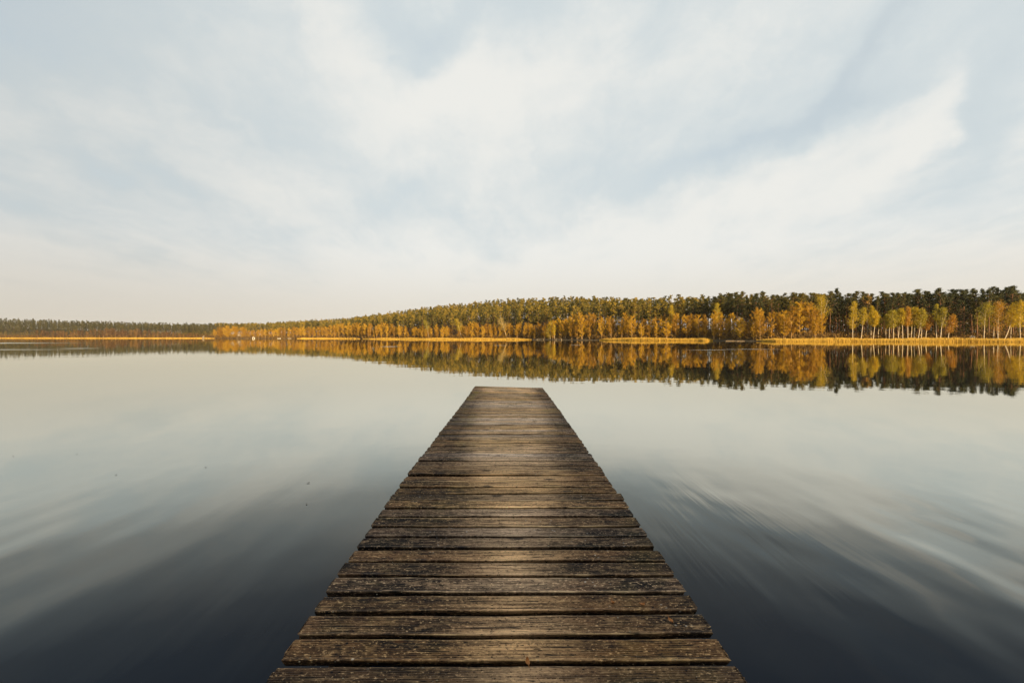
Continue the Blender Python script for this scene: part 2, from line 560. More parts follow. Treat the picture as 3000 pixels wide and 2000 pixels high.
def plain(name, c, rough=.7, var=.3, sc=30):
    m, nt, p = new_mat(name)
    g = N(nt)
    f = g.noise(g.obj(), sc, 4, .6)
    g.put(p.inputs['Base Color'], g.mix(g.ramp(f, .3, .7), tuple(x * (1 - var) for x in c), tuple(x * (1 + var) for x in c)))
    p.inputs['Roughness'].default_value = rough
    return m


def deck_spot(px, py):
    y = F * 1.166 / (py - HY)
    return (px - VX) / F * y, y


M_OL = plain('dry_orange_leaf', (.36, .13, .02), .6, .3, 120)
M_BL = plain('dark_wet_leaf', (.06, .035, .015), .5, .3, 120)
me_ol = leaf_mesh('dry_leaf', .030, .020, M_OL)
for i, (px, py, lab) in enumerate((
        (1798, 1773, 'small curled orange leaf on the jetty, the left of two lying close together'),
        (1884, 1779, 'small curled orange leaf on the jetty, the right of two lying close together'),
        (1968, 1827, 'small orange leaf near the right edge of the jetty boards'),
        (1545, 1948, 'small orange leaf caught in the gap between the two nearest planks'))):
    x, y = deck_spot(px, py)
    o = bpy.data.objects.new('dry_leaf', me_ol)
    COL.objects.link(o)
    o.location = (x, y, DECK_Z + .004)
    o.rotation_euler = (random.uniform(-.3, .3), random.uniform(-.3, .3), random.uniform(0, 6))
    tag(o, lab, 'leaf', 'dry leaves on the jetty')
me_wl = leaf_mesh('floating_leaf', .042, .028, M_BL)
for i, (px, py, lab) in enumerate((
        (903, 1415, 'dark leaf floating on the lake close to the left edge of the jetty'),
        (343, 1390, 'small dark leaf floating on open water far to the left, nearer than its pair'),
        (45, 1334, 'small dark leaf floating at the left margin of the photo'),
        (604, 1368, 'small dark leaf floating on the water left of the middle of the jetty'),
        (898, 1477, 'faint dark leaf floating left of the jetty, nearest to the viewer'),
        (230, 1329, 'small dark leaf floating beside the one at the left margin'))):
    y = F * WATER_TO_EYE / (py - HY)
    o = bpy.data.objects.new('floating_leaf', me_wl)
    COL.objects.link(o)
    o.location = ((px - VX) / F * y, y, .003)
    o.rotation_euler = (0, 0, random.uniform(0, 6))
    o.scale = (.5, .5, .4) if i else (.75, .75, .5)
    tag(o, lab, 'leaf', 'leaves floating on the lake')

# ------------------------------------------------------------------ trees
def rdir(n, up=0):
    a = rng.normal(size=(n, 3)); a[:, 2] += up
    return a / (np.linalg.norm(a, axis=1)[:, None] + 1e-9)


def pine_meshes(h, rad, low, full=True, spire=False):
    """Scots pine: bare reddish stem, layered uneven crown on crooked limbs"""
    tr, cr = MB(), MB()
    bend = rng.normal(0, .25, 2)
    def stem(z):
        t = z / h
        return np.array([bend[0] * t * t * 2, bend[1] * t * t * 2, z])
    zs = np.linspace(0, h * .97, 9)
    tube(tr, [stem(z) for z in zs], [.21 * (1 - .82 * z / h) for z in zs], 7)
    nl = 40 if full else 17
    for i in range(nl):
        t = low + (1 - low) * ((i + rng.random()) / nl) ** .9
        z0 = t * h
        k = (t - low) / (1 - low)
        rr = rad * (np.sin(np.pi * min(1, .22 + .74 * k)) if not spire else (1.05 - k)) * rng.uniform(.4, 1.25) + .15
        a = rng.random() * 6.283
        tip = stem(z0) + np.array([math.cos(a) * rr, math.sin(a) * rr, rng.uniform(-.1, .6) * rr + .2])
        mid = stem(z0) * .5 + tip * .5 + np.array([0, 0, -.15])
        if full: tube(tr, [stem(z0), mid, tip], [.07, .045, .02], 4, cap=False)
        for q in ((tip, .75), (stem(z0) * .45 + tip * .55, .6), (stem(z0) * .75 + tip * .25 + np.array([0, 0, .2]), .45)) if full else ((tip, .85), (stem(z0) * .5 + tip * .5, .7)):
            if rng.random() < .22: continue
            n = int(rng.integers(14, 30)) if full else 9
            off = rdir(n) * (rng.random((n, 1)) ** .5) * np.array([1.1, 1.1, .5]) * q[1] * rng.uniform(.7, 1.3)
            tint = np.clip(rng.normal(.47, .20) + rng.normal(0, .10, n), 0, 1)
            leaves(cr, q[0] + off, rng.uniform(.16, .40, n) if full else rng.uniform(.35, .65, n), rng.uniform(.05, .12, n) if full else rng.uniform(.16, .30, n), .4, tint)
    n = 26 if full else 8                                   # leader shoot
    zz = rng.random(n)
    leaves(cr, stem(h * .95) + np.stack([rng.normal(0, .22, n) * (1.15 - zz), rng.normal(0, .22, n) * (1.15 - zz), zz * h * .055], 1), rng.uniform(.2, .4, n), rng.uniform(.06, .14, n), .9, .5)
    return tr, cr


def alder_meshes(h, rad, stems, low=.25, dens=1.0, bush=False):
    """twiggy deciduous tree just before leafing: thin pale stems and a haze of upward twigs"""
    tr, cr = MB(), MB()
    for s_ in range(stems):
        a0 = rng.random() * 6.283
        lean = rng.uniform(.02, .12) * h * (1 if stems > 1 else .4)
        hh = h * (1 if s_ == 0 else rng.uniform(.72, .97))
        foot = np.array([math.cos(a0), math.sin(a0), 0]) * (.35 if stems > 1 else 0)
        def stem(t):
            return foot + np.array([math.cos(a0) * lean * t ** 1.3, math.sin(a0) * lean * t ** 1.3, hh * t])
        ts = np.linspace(0, .95, 7)
        tube(tr, [stem(t) for t in ts], [.16 * (1 - .84 * t) for t in ts], 6)
        nb = int(26 * dens / (stems ** .4))
        for i in range(nb):
            t = low + (.97 - low) * ((i + rng.random()) / nb)
            k = (t - low) / (1 - low)
            prof = math.sin(math.pi * min(1, .18 + .76 * k)) ** .8
            rr = rad * prof * rng.uniform(.5, 1.1) + .2
            a = rng.random() * 6.283
            base = stem(t * .93)
            tip = base + np.array([math.cos(a) * rr, math.sin(a) * rr, rr * rng.uniform(.35, 1.0)])
            tip[2] = min(tip[2], h * 1.0)
            mid = base * .5 + tip * .5 + np.array([0, 0, -.08 * rr])
            tube(tr, [base, mid, tip], [.035, .022, .01], 3, cap=False)
            n = int(80 * dens)
            tt = rng.random(n) ** .7
            pts = base + (tip - base) * tt[:, None] + rdir(n) * (rng.random((n, 1)) ** .6) * (.25 + .5 * tt[:, None]) * max(.55, rad * .36)
            ax = (tip - base) / (np.linalg.norm(tip - base) + 1e-6)
            tint = np.clip(rng.normal(.5, .2) + rng.normal(0, .16, n), 0, 1)
            leaves(cr, pts, rng.uniform(.14, .36, n), rng.uniform(.04, .10, n), .5, tint, axis=ax)
    return tr, cr


def birch_meshes(h, dx, rad, low=.38, dens=1.0, kink=0.0, fork=False):
    """slim birch: pale stem (leaning by dx at the top), narrow drooping crown"""
    tr, cr = MB(), MB()
    def stem(t):
        return np.array([dx * (t + kink * math.sin(math.pi * t) * .6) + .10 * math.sin(t * 5 + h), .12 * math.sin(t * 4), h * t])
    ts = np.linspace(0, .97, 12)
    tube(tr, [stem(t) for t in ts], [.15 * (1 - .8 * t) for t in ts], 7)
    if fork:
        def arm(t): return stem(.42) * (1 - t) + (stem(.92) + np.array([rad * .8, .3, 0])) * t
        tube(tr, [arm(t) for t in (0, .3, .7, 1)], [.09, .07, .05, .02], 5)
    nb = int(44 * dens)
    for i in range(nb):
        t = low + (1 - low) * ((i + rng.random()) / nb)
        k = (t - low) / (1 - low)
        prof = (math.sin(math.pi * min(1, .25 + .70 * k))) ** .9
        rr = rad * prof * rng.uniform(.45, 1.1) + .12
        a = rng.random() * 6.283
        base = stem(min(.97, t * .97))
        tip = base + np.array([math.cos(a) * rr, math.sin(a) * rr, rr * rng.uniform(.2, .8)])
        tip[2] = min(tip[2], h)
        tube(tr, [base, base * .5 + tip * .5 + np.array([0, 0, .1 * rr]), tip], [.03, .02, .008], 3, cap=False)
        n = int(52)
        tt = rng.random(n)
        pts = base + (tip - base) * tt[:, None] + rdir(n, -.35) * (rng.random((n, 1)) ** .5) * max(.45, rad * .42)
        tint = np.clip(rng.normal(.5, .2) + rng.normal(0, .14, n), 0, 1)
        leaves(cr, pts, rng.uniform(.10, .2, n), rng.uniform(.06, .12, n), -.2, tint)
    return tr, cr


def place(variant, name, loc, s, rz, label, cat, group, parts=True):
    r = empty(name, loc, rz, s)
    for pn, me in zip(('trunk', 'crown'), variant):
        o = bpy.data.objects.new(pn, me)
        COL.objects.link(o)
        o.parent = r
    tag(r, label, cat, group)
    return r


PINES = []
for i in range(8):
    t_, c_ = pine_meshes(20, rng.uniform(2.0, 2.8), rng.uniform(.42, .58), True, spire=(i >= 6))
    PINES.append((t_.mesh('pine_trunk', M_PBARK, True), c_.mesh('pine_crown', M_PINE)))
M_PINED = foliage_mat('dark_pine_needles', (.030, .036, .013), (.060, .062, .018), (.13, .105, .024), .12, .45)
DARKP = []
for t_m, c_m in PINES:
    c2_ = c_m.copy(); c2_.materials[0] = M_PINED; DARKP.append((t_m, c2_))
ALDERS = []
for i in range(8):
    t_, c_ = alder_meshes(14, rng.uniform(2.2, 3.2), (1, 2, 1, 3, 1, 2, 1, 2)[i], rng.uniform(.10, .28), 1.1)
    ALDERS.append((t_.mesh('alder_trunk', M_ABARK, True), c_.mesh('alder_crown', M_ALDER)))
ROUND = []
for i in range(3):
    t_, c_ = alder_meshes(14, 6.0, 3, .08, 1.7)
    ROUND.append((t_.mesh('alder_trunk', M_ABARK, True), c_.mesh('alder_crown', M_ALDER)))

# --- pines: every spot of the wood; the largest 300 are trees of their own, the rest one mass
spots = []
def sow(px0, px1, D0, D1, step, hlo, hhi, jit=.45):
    D = D0
    while D < D1:
        px = px0
        while px < px1:
            u = px2u(px)
            y = float(land(u, 1)) + D
            q = px + random.uniform(-jit, jit) * step / y * F
            dd = D + random.uniform(-jit, jit) * step
            pt = shore_point(q, dd)
            spots.append((pt, random.triangular(hlo - 2, hhi + 1.2, hlo * .4 + hhi * .6), q))
            px += step / y * F
        D += step * .9
sow(2425, 2800, 20, 52, 4.6, 16.6, 20.6)
sow(2800, 3090, 20, 52, 4.6, 16, 21.6)
sow(1880, 2410, 26, 80, 5.0, 15.5, 21)
sow(1560, 1880, 20, 150, 6.0, 16.5, 21.5)
sow(1050, 1560, 16, 215, 6.6, 16.5, 21.5)
near = [s_ for s_ in spots]
near.sort(key=lambda s_: s_[0].y)
own = near[:300]
rest = near[300:]
PG = {
    'a': ('tall dark pine in the dense wood behind the birch row, far right of the photo', 'tall pines behind the birch row'),
    'b': ('dark green pine behind the orange trees between the birch row and the hill', 'pines behind the orange trees right of the hill'),
    'c': ('olive green pine on the lower right flank of the wooded hill', 'pines on the right flank of the hill'),
    'd': ('olive green pine on the front slope of the hill straight beyond the jetty end', 'pines on the front slope of the hill')}
for pt, h_, q in own:
    k = 'a' if q > 2410 else 'b' if q > 1980 else 'c' if q > 1640 else 'd'
    s_ = h_ / 20
    wide = random.uniform(.85, 1.2) * s_
    place(random.choice(DARKP if k == 'a' or (k == 'b' and random.random() < .4) else PINES), 'pine_tree', pt, (wide, wide, s_), random.uniform(0, 6.28), PG[k][0], 'tree', PG[k][1])

LOWP = [pine_meshes(20, rng.uniform(2.0, 2.8), rng.uniform(.34, .50), False, spire=(i_ >= 4)) for i_ in range(7)]
LOWA = []
for _ in range(4):
    t_, c_ = MB(), MB()
    LOWA.append(None)


def mass(name, items, label, mname='forest_mass', cols=None):
    """many far trees joined into one object (crowns and stems as two materials)"""
    cb = MB()
    for pt, h_, q in items:
        s_ = h_ / 20
        wd = s_ * random.uniform(.9, 1.25)
        a = random.uniform(0, 6.28)
        ca, sa = math.cos(a), math.sin(a)
        tr, cr = random.choice(LOWP)
        v = np.concatenate(cr.v); f = np.concatenate(cr.f); t = np.concatenate(cr.t)
        tt = np.clip(t + random.gauss(0, .22), 0, 1)
        vv = np.stack([(v[:, 0] * ca - v[:, 1] * sa) * wd + pt.x, (v[:, 0] * sa + v[:, 1] * ca) * wd + pt.y, v[:, 2] * s_ + pt.z], 1)
        cb.add(vv, f, tt)
        # stem
        r_ = .17 * s_
        V = [[pt.x - r_, pt.y, pt.z], [pt.x + r_, pt.y, pt.z], [pt.x, pt.y + r_, pt.z],
             [pt.x - r_ * .3, pt.y, pt.z + h_ * .93], [pt.x + r_ * .3, pt.y, pt.z + h_ * .93], [pt.x, pt.y + r_ * .3, pt.z + h_ * .93]]
        cb.add(V, [[0, 1, 4, 3], [1, 2, 5, 4], [2, 0, 3, 5]], -1.0)
    m2 = bpy.data.materials.get(mname)
    if m2 is None:
        m2 = foliage_mat(mname, *(cols or PINE_COL), .15, 0.0)
        nt = m2.node_tree; g = N(nt); p = nt.nodes['Principled BSDF']
        src = p.inputs['Base Color'].links[0].from_socket
        isst = g.m('LESS_THAN', g.attr('tint'), -.5)
        c2 = g.mix(isst, src, (.14, .07, .033))
        for n_ in nt.nodes:
            if n_.type in ('BSDF_PRINCIPLED', 'BSDF_TRANSLUCENT'): nt.links.new(c2, n_.inputs[0])
    o = cb.build(name, m2)
    return tag(o, label, 'forest', kind='stuff')


mass('hill_forest', rest, 'mass of olive green pines covering the upper slope of the hill beyond the jetty')
CLOUD_SHADED = ((.030, .034, .015), (.060, .058, .022), (.105, .090, .030))  # pine colours darkened to stand in for cloud shadow on the far left forest
spots = []
sow(790, 1050, 14, 240, 7.5, 17, 21.5)
sow(640, 790, 90, 260, 8, 17, 21)
mass('shore_forest', spots, 'strip of olive green pines along the low shore left of the hill')
spots = []
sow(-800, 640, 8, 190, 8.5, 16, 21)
mass('distant_forest', spots, 'long green forest dulled as in shade on the distant shore at the far left', 'cloud_shaded_forest_mass', CLOUD_SHADED)
spots = []
sow(1850, 3090, 84, 170, 9, 17, 21)
spots = [s_ for s_ in spots if s_[2] < 2410 or True]
mass('back_forest', spots, 'dark pines deep in the wood behind the nearer pines on the right')

LOWP_SAVE = LOWP
LOWP = [pine_meshes(20, rng.uniform(4.2, 5.5), .03, False) for _ in range(4)]
spots = []
sow(2400, 3100, 22, 64, 4.2, 5, 11)
sow(2400, 3100, 56, 82, 4.0, 9, 15)
sow(-800, 640, 8, 34, 5, 7, 12)
sow(540, 670, 30, 160, 5, 7, 12)
mass('young_pines', spots, 'dark young pines and brush filling the wood beneath the tall stems')
spots = []
sow(2200, 2420, 22, 60, 4.2, 5, 11)
sow(1850, 2210, 18, 60, 4.2, 5, 10)
sow(1560, 1860, 16, 50, 4.5, 5, 9)
sow(1050, 1570, 14, 50, 5, 5, 9)
sow(630, 1050, 14, 40, 6, 5, 10)
mass('young_broadleaves', spots, 'brown leafless saplings filling the wood behind the orange shore trees', 'sapling_mass', ((.08, .048, .014), (.17, .098, .02), (.27, .165, .03)))
LOWP = [pine_meshes(20, rng.uniform(3.2, 4.2), .12, False) for _ in range(4)]
spots = []
nrs = random.Random(5)
for i in range(420):
    x_, y_ = nrs.uniform(-40, 90), nrs.uniform(-120, -20)
    spots.append((Vector((x_, y_, float(ground_z(x_, y_)))), random.uniform(17, 23), 0))
mass('near_shore_forest', spots, 'pine wood on the near bank where the jetty begins')
LOWP = LOWP_SAVE

# --- twiggy deciduous trees along the shore: photo column, top row in the photo
TOPS = np.array([(1040, 943), (1110, 941), (1180, 947), (1240, 951), (1300, 948), (1350, 946), (1400, 938), (1450, 943), (1500, 942), (1560, 938), (1600, 938),
                 (1650, 928), (1700, 908), (1760, 914), (1800, 912), (1850, 912), (1890, 925), (1930, 915), (1968, 906), (2010, 912), (2050, 905),
                 (2110, 907), (2160, 915), (2190, 912), (2230, 891), (2290, 888), (2350, 874), (2395, 884), (2425, 915), (2470, 930), (2500, 945)], float)
AG = (
    (1034, 1560, 'orange brown twiggy tree behind the long straw coloured reed bed under the hill', 'orange trees behind the long middle reed bed', 3.1),
    (1560, 1760, 'orange brown twiggy tree at the reedless shore just right of the jetty end', 'orange trees at the open shore', 3.0),
    (1760, 2090, 'orange twiggy tree behind the short reed bed right of the jetty end', 'orange trees behind the short reed bed', 3.0),
    (2090, 2225, 'orange twiggy tree at the reedless gap between the two reed beds on the right', 'orange trees between the right reed beds', 2.8),
    (2225, 2425, 'tall orange tree in the broad clump left of the row of slim birches', 'tall orange clump left of the birches', 2.6))
for p0, p1, lab, grp, step in AG:
    for row, (dd, hs) in enumerate(((4.0, .88), (8.0, .97), (13.0, 1.0))):
        px = p0 + random.uniform(0, 8)
        while px < p1:
            D = dd + random.uniform(-2, 2)
            pt = shore_point(px, D)
            top = np.interp(px, TOPS[:, 0], TOPS[:, 1])
            H = (HY - top) / F * pt.y + WATER_TO_EYE - pt.z
            H *= hs * (random.uniform(.80, 1.03) if random.random() < .8 else random.uniform(.5, .75))
            s_ = max(H, 4.5) / 14
            wd = s_ * random.uniform(.72, 1.0)
            if random.random() > .12:
                place(random.choice(ALDERS), 'alder_tree', pt, (wd, wd, s_), random.uniform(0, 6.28), lab, 'tree', grp)
            px += step * random.uniform(.7, 1.9) * 1.15 / pt.y * F
# round clump on the headland, and the row left of the hill
for px, D, top, wd, lab in (
        (634, 6, 965, .62, 'low rounded russet tree at the left tip of the headland'),
        (652, 5, 957, .85, 'broad dome shaped russet tree, leftmost of the full crowns on the headland'),
        (672, 7, 955, .9, 'broad dome shaped russet tree in the middle of the round headland clump'),
        (692, 6, 956, .8, 'dome shaped russet tree left of the pale house on the headland'),
        (716, 12, 958, .75, 'russet tree directly behind the pale house on the headland')):
    pt = shore_point(px, D)
    H = (HY - top) / F * pt.y + WATER_TO_EYE - pt.z
    s_ = H / 14
    place(ROUND[int(px) % 3], 'alder_tree', pt, (s_ * wd, s_ * wd, s_), random.uniform(0, 6.28), lab, 'tree', 'round trees on the headland')
T2 = np.array([(730, 962), (760, 961), (790, 960), (830, 957), (870, 954), (910, 955), (950, 953), (990, 949), (1020, 943), (1060, 942)], float)
for row, dd in enumerate((5, 13)):
    px = 722
    while px < 1058:
        pt = shore_point(px, dd + random.uniform(-2, 2))
        H = ((HY - np.interp(px, T2[:, 0], T2[:, 1])) / F * pt.y + WATER_TO_EYE - pt.z) * random.uniform(.8, 1.03)
        s_ = H / 14
        wd = s_ * random.uniform(.8, 1.25)
        place(random.choice(ALDERS), 'alder_tree', pt, (wd, wd, s_), random.uniform(0, 6.28),
              'orange tree on the low shore between the headland clump and the hill', 'tree', 'orange trees on the low shore')
        px += random.uniform(9, 15)
T3 = np.array([(110, 964), (200, 967), (260, 962), (310, 960), (400, 962), (480, 966), (560, 972), (620, 978)], float)
M_RUSSET_SHADED = foliage_mat('shaded_russet_twigs', (.09, .045, .018), (.16, .08, .024), (.23, .125, .03), .2, .6)  # alder colours darkened too, the shade of a cloud put into the twigs
SHADED_RUSSETS = []
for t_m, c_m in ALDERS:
    c2_ = c_m.copy(); c2_.materials[0] = M_RUSSET_SHADED; SHADED_RUSSETS.append((t_m, c2_))
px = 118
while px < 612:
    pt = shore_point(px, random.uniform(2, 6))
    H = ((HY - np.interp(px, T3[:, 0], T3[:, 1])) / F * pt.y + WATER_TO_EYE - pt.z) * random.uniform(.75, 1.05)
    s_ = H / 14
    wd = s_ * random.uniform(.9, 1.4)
    place(random.choice(SHADED_RUSSETS), 'alder_tree', pt, (wd, wd, s_), random.uniform(0, 6.28),
          'small shade-darkened russet tree in front of the distant forest at the far left', 'tree', 'russet trees on the distant shore')
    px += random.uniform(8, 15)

# --- birches, each as the photo shows it: base column, top column, top row, crown half width (photo px), metres behind the shore
BIRCHES = (
    (2503, 2505, 881, 12, 7, .30, 'g', 0, 0, 'tall straight birch with a narrow pointed golden crown, leftmost of the birch row'),
    (2527, 2538, 901, 11, 8, .50, 'y', 0, 0, 'slim birch with a small yellow green crown, second of the birch row from the left'),
    (2556, 2559, 895, 9, 11, .45, 'g', 0, 0, 'thin straight birch below the tall orange tree in the pines'),
    (2564, 2571, 912, 9, 7, .50, 'g', 0, 0, 'slightly leaning short birch with a small golden crown, right of the thin straight one'),
    (2579, 2582, 925, 6, 11, .5, 'y', 0, 0, 'very thin dim birch alone in front of dark pines, left of the central birch cluster'),
    (2602, 2600, 920, 8, 12, .45, 'g', 0, 0, 'thin dull golden birch at the left edge of the central birch cluster'),
    (2611, 2611, 909, 8, 9, .45, 'y', 0, 0, 'thin upright birch just left of the stoutest pale stem of the central cluster'),
    (2624, 2621, 909, 13, 7, .45, 'y', 0, 0, 'birch with the stoutest pale stem and a wide yellow green crown in the central cluster'),
    (2637, 2643, 904, 10, 8, .48, 'y', 0, 0, 'birch leaning slightly right with a yellow crown, middle of the central cluster'),
    (2651, 2647, 903, 9, 7, .5, 'g', 0, 0, 'upright pale birch with a crown leaning left, middle of the central cluster'),
    (2665, 2667, 897, 9, 7, .42, 'o', 0, 0, 'slender birch with a narrow orange crown in the central cluster'),
    (2675, 2681, 902, 9, 10, .45, 'y', 0, 0, 'thin birch between the orange crowned one and the forward leaning pair'),
    (2683, 2691, 899, 11, 8, .45, 'g', 0, 0, 'birch leaning right with a full golden crown in the right half of the central cluster'),
    (2696, 2711, 904, 13, 7, .42, 'y', 0, 0, 'strongly leaning birch with the widest crown at the right end of the central cluster'),
    (2706, 2708, 906, 10, 9, .5, 'g', 0, 0, 'straight birch crossing behind the strongly leaning one in the central cluster'),
    (2719, 2728, 921, 10, 9, .4, 'o', 0, 0, 'short leaning birch with an orange crown, last on the right of the central cluster'),
    (2750, 2751, 890, 8, 8, .55, 'y', 0, 0, 'tall thin birch with almost no crown, left of the forked birch'),
    (2762, 2771, 901, 14, 7, .42, 'y', 0, 1, 'forked birch with a rounded yellow green crown, right of the tall thin birch'),
    (2785, 2799, 922, 12, 9, .3, 'o', 0, 0, 'low dull orange birch right of the forked birch, in front of a drooping pine'),
    (2890, 2898, 887, 17, 8, .40, 'y', .2, 0, 'pale stemmed birch with a broad yellow green crown, first of the right hand group'),
    (2919, 2925, 893, 12, 9, .40, 'y', 0, 0, 'thin birch between the broad yellow green one and the large orange crowned one'),
    (2932, 2937, 882, 19, 8, .28, 'o', 0, 0, 'large birch with a full orange gold crown in the right hand group'),
    (2951, 2977, 888, 15, 7, .45, 'g', .55, 0, 'birch whose pale stem slants sharply right and then straightens'),
    (2971, 2974, 905, 11, 10, .45, 'g', 0, 0, 'thin upright birch behind the sharply slanting stem'),
    (2999, 3000, 879, 15, 7, .35, 'g', 0, 0, 'golden birch cut by the right margin of the photo'),
    (2545, 2545, 858, 13, 22, .30, 'o', 0, 0, 'tall spindle shaped orange tree standing among the dark pines behind the birch row'),
    (2410, 2410, 865, 20, 12, .45, 'g', 0, 1, 'large pale golden birch with visible limbs, right end of the broad orange clump'),
    (1968, 1968, 893, 9, 9, .35, 'g', 0, 0, 'tall narrow golden birch above the short reed bed right of the jetty end'),
    (2102, 2102, 886, 9, 16, .45, 'y', 0, 0, 'tall yellowish birch standing among pines above the orange trees'),
    (1258, 1246, 938, 10, 6, .35, 'y', 0, 0, 'pale birch leaning left, leftmost of three leaning birches under the hill'),
    (1353, 1338, 933, 9, 6, .4, 'g', 0, 0, 'thin birch leaning left, middle of three leaning birches under the hill'),
    (1486, 1467, 931, 13, 5, .42, 'b', 0, 0, 'brightest pale birch leaning left, rightmost of three leaning birches under the hill'),
    (1612, 1614, 945, 15, 3, .12, 'g', 0, 0, 'bright yellow bushy birch at the water beside the pale landing stage'),
    (1625, 1622, 950, 6, 3, .3, 'g', 0, 0, 'slim yellow birch on the right of the bright yellow bushy one'),
)
M_PALEB = foliage_mat('pale_birch_twigs', (.30, .22, .06), (.42, .31, .09), (.5, .37, .12), .3, .5)
M_OB = foliage_mat('orange_birch_leaves', (.30, .15, .018), (.40, .20, .02), (.48, .27, .025), .3, .5)
for bx, tx, ty, cw, D, low, colr, kink, fork, lab in BIRCHES:
    pt = shore_point(bx, D)
    H = (HY - ty) / F * pt.y + WATER_TO_EYE - pt.z
    dx = (tx - bx) / F * pt.y
    t_, c_ = birch_meshes(H, dx, cw * 1.3 / F * pt.y, low, 1.0 if cw > 8 else .7, kink, bool(fork))
    mat = {'g': M_BIRCH, 'y': M_BIRCHG, 'o': M_OB, 'b': M_PALEB}[colr]
    place((t_.mesh('birch_trunk', M_BBARK, True), c_.mesh('birch_crown', mat)), 'birch_tree', pt, 1.0, 0, lab, 'tree', 'birches along the shore')

t_, c_ = pine_meshes(15, 4.4, .07, True)
pt = shore_point(2832, 15)
H = (HY - 884) / F * pt.y + WATER_TO_EYE - pt.z
place((t_.mesh('pine_trunk', M_PBARK, True), c_.mesh('pine_crown', M_PINED)), 'pine_tree', pt, H / 15, 0,
      'broad low pine with drooping branches down to the reeds, right of the forked birch', 'tree', None)

# ------------------------------------------------------------------ reeds and brush
def reeds(name, px0, px1, d0, d1, n, hlo, hhi, wid, label, taper=30):
    b = MB()
    px = rng.uniform(px0, px1, n)
    u = px2u(px)
    env = np.clip(np.minimum(px - px0, px1 - px) / taper, .12, 1)
    wav = .5 + .25 * np.sin(px * .017 + px0) * np.sin(px * .0053)
    dd = d0 + (d1 - d0) * rng.random(n) * env
    yy = land(u, 1) + dd - d0 * 0 + (d0 * (env - 1)) * 0
    yy = land(u, 1) + d1 - (d1 - d0) * (1 - rng.random(n)) * env * (.7 + .3 * wav)
    xx = u * yy
    h = rng.uniform(hlo, hhi, n) * (.45 + .55 * env) * (.84 + .10 * np.sin(xx * 1.9) * np.sin(xx * .73 + yy) + .12 * np.sin(xx * .21))
    h = np.where(rng.random(n) < .02, h * 1.25, h)
    z0 = np.minimum(ground_z(xx, yy), 0.0) - .05
    a = rng.random(n) * 3.14
    w = wid * rng.uniform(.6, 1.3, n)
    dx, dy = np.cos(a) * w / 2, np.sin(a) * w / 2
    lx, ly = rng.normal(0, .10, n) * h, rng.normal(0, .10, n) * h
    z1 = np.maximum(z0, 0) + h
    V = np.stack([np.stack([xx - dx, yy - dy, z0], 1), np.stack([xx + dx, yy + dy, z0], 1),
                  np.stack([xx + dx * .8 + lx * .6, yy + dy * .8 + ly * .6, z0 + (z1 - z0) * .75], 1),
                  np.stack([xx + lx, yy + ly, z1], 1),
                  np.stack([xx - dx * .8 + lx * .6, yy - dy * .8 + ly * .6, z0 + (z1 - z0) * .75], 1)], 1).reshape(-1, 3)
    b.add(V, np.arange(5 * n).reshape(n, 5), np.repeat(np.clip(rng.normal(.5, .22, n), 0, 1), 5))
    return tag(b.build(name, M_REED), label, 'reeds', kind='stuff')


reeds('reed_bed', -120, 632, -5, 1, 20000, .7, 1.7, .22, 'thin pale straw line of reeds along the distant left shore', 25)
reeds('reed_bed', 872, 1056, -5, 1, 8000, .6, 1.5, .16, 'short strip of straw coloured reeds left of the long middle reed bed', 20)
reeds('reed_bed', 1062, 1556, -9, 1, 34000, .6, 1.55, .10, 'long bright straw coloured reed bed under the hill', 60)
reeds('reed_bed', 1757, 2090, -8, 1, 24000, .7, 1.75, .07, 'short golden reed bed right of the jetty end', 25)
reeds('reed_bed', 2218, 3090, -12, 4, 60000, .7, 1.72, .06, 'broad golden reed bed in front of the birch row on the right', 60)


def brush(name, px0, px1, d0, d1, n, hlo, hhi, size, label):
    b = MB()
    m_ = 14
    px = rng.uniform(px0, px1, n)
    u = px2u(px); yy = land(u, 1) + rng.uniform(d0, d1, n); xx = u * yy
    zz = ground_z(xx, yy); h = rng.uniform(hlo, hhi, n)
    for i in range(m_):
        k = rng.random(n)
        c = np.stack([xx + rng.normal(0, .5, n) * h * .5, yy + rng.normal(0, .5, n), zz + k * h], 1)
        leaves(b, c, rng.uniform(.25, .55, n) * size, rng.uniform(.05, .12, n) * size, .8, np.clip(rng.normal(.45, .25, n), 0, 1))
    return tag(b.build(name, M_BRUSH), label, 'undergrowth', kind='stuff')


brush('undergrowth', 2420, 3080, 9, 40, 900, 1, 3.4, 1.6, 'dark undergrowth between the birch stems and the pines')
brush('undergrowth', 1560, 2420, 3, 30, 1500, 1, 3.6, 1.6, 'brown undergrowth beneath the orange trees right of the jetty end')
brush('undergrowth', 1056, 1560, 2, 24, 1200, 1, 3.6, 1.8, 'brown undergrowth beneath the orange trees under the hill')
brush('undergrowth', 640, 1056, 2, 16, 700, 1, 4, 2.6, 'brown undergrowth along the low shore left of the hill')
brush('undergrowth', -100, 640, 1, 14, 1000, 2, 6, 3.2, 'dark brown undergrowth along the foot of the distant forest')

# ------------------------------------------------------------------ small things on the far shore
M_WHITE = plain('white_boards', (.52, .47, .38), .7, .08, 2)
M_PALE = plain('pale_render', (.28, .23, .165), .8, .1, 1)
M_ROOF = plain('grey_roof', (.10, .085, .075), .8, .2, 2)
M_DARK = plain('dark_opening', (.02, .018, .016), .4, .2, 2)
M_GREYW = plain('grey_wood', (.34, .27, .18), .85, .25, 3)
M_LOG = plain('wet_log', (.13, .095, .06), .8, .3, 3)
M_STONE = plain('grey_stone', (.16, .155, .15), .9, .25, 2)


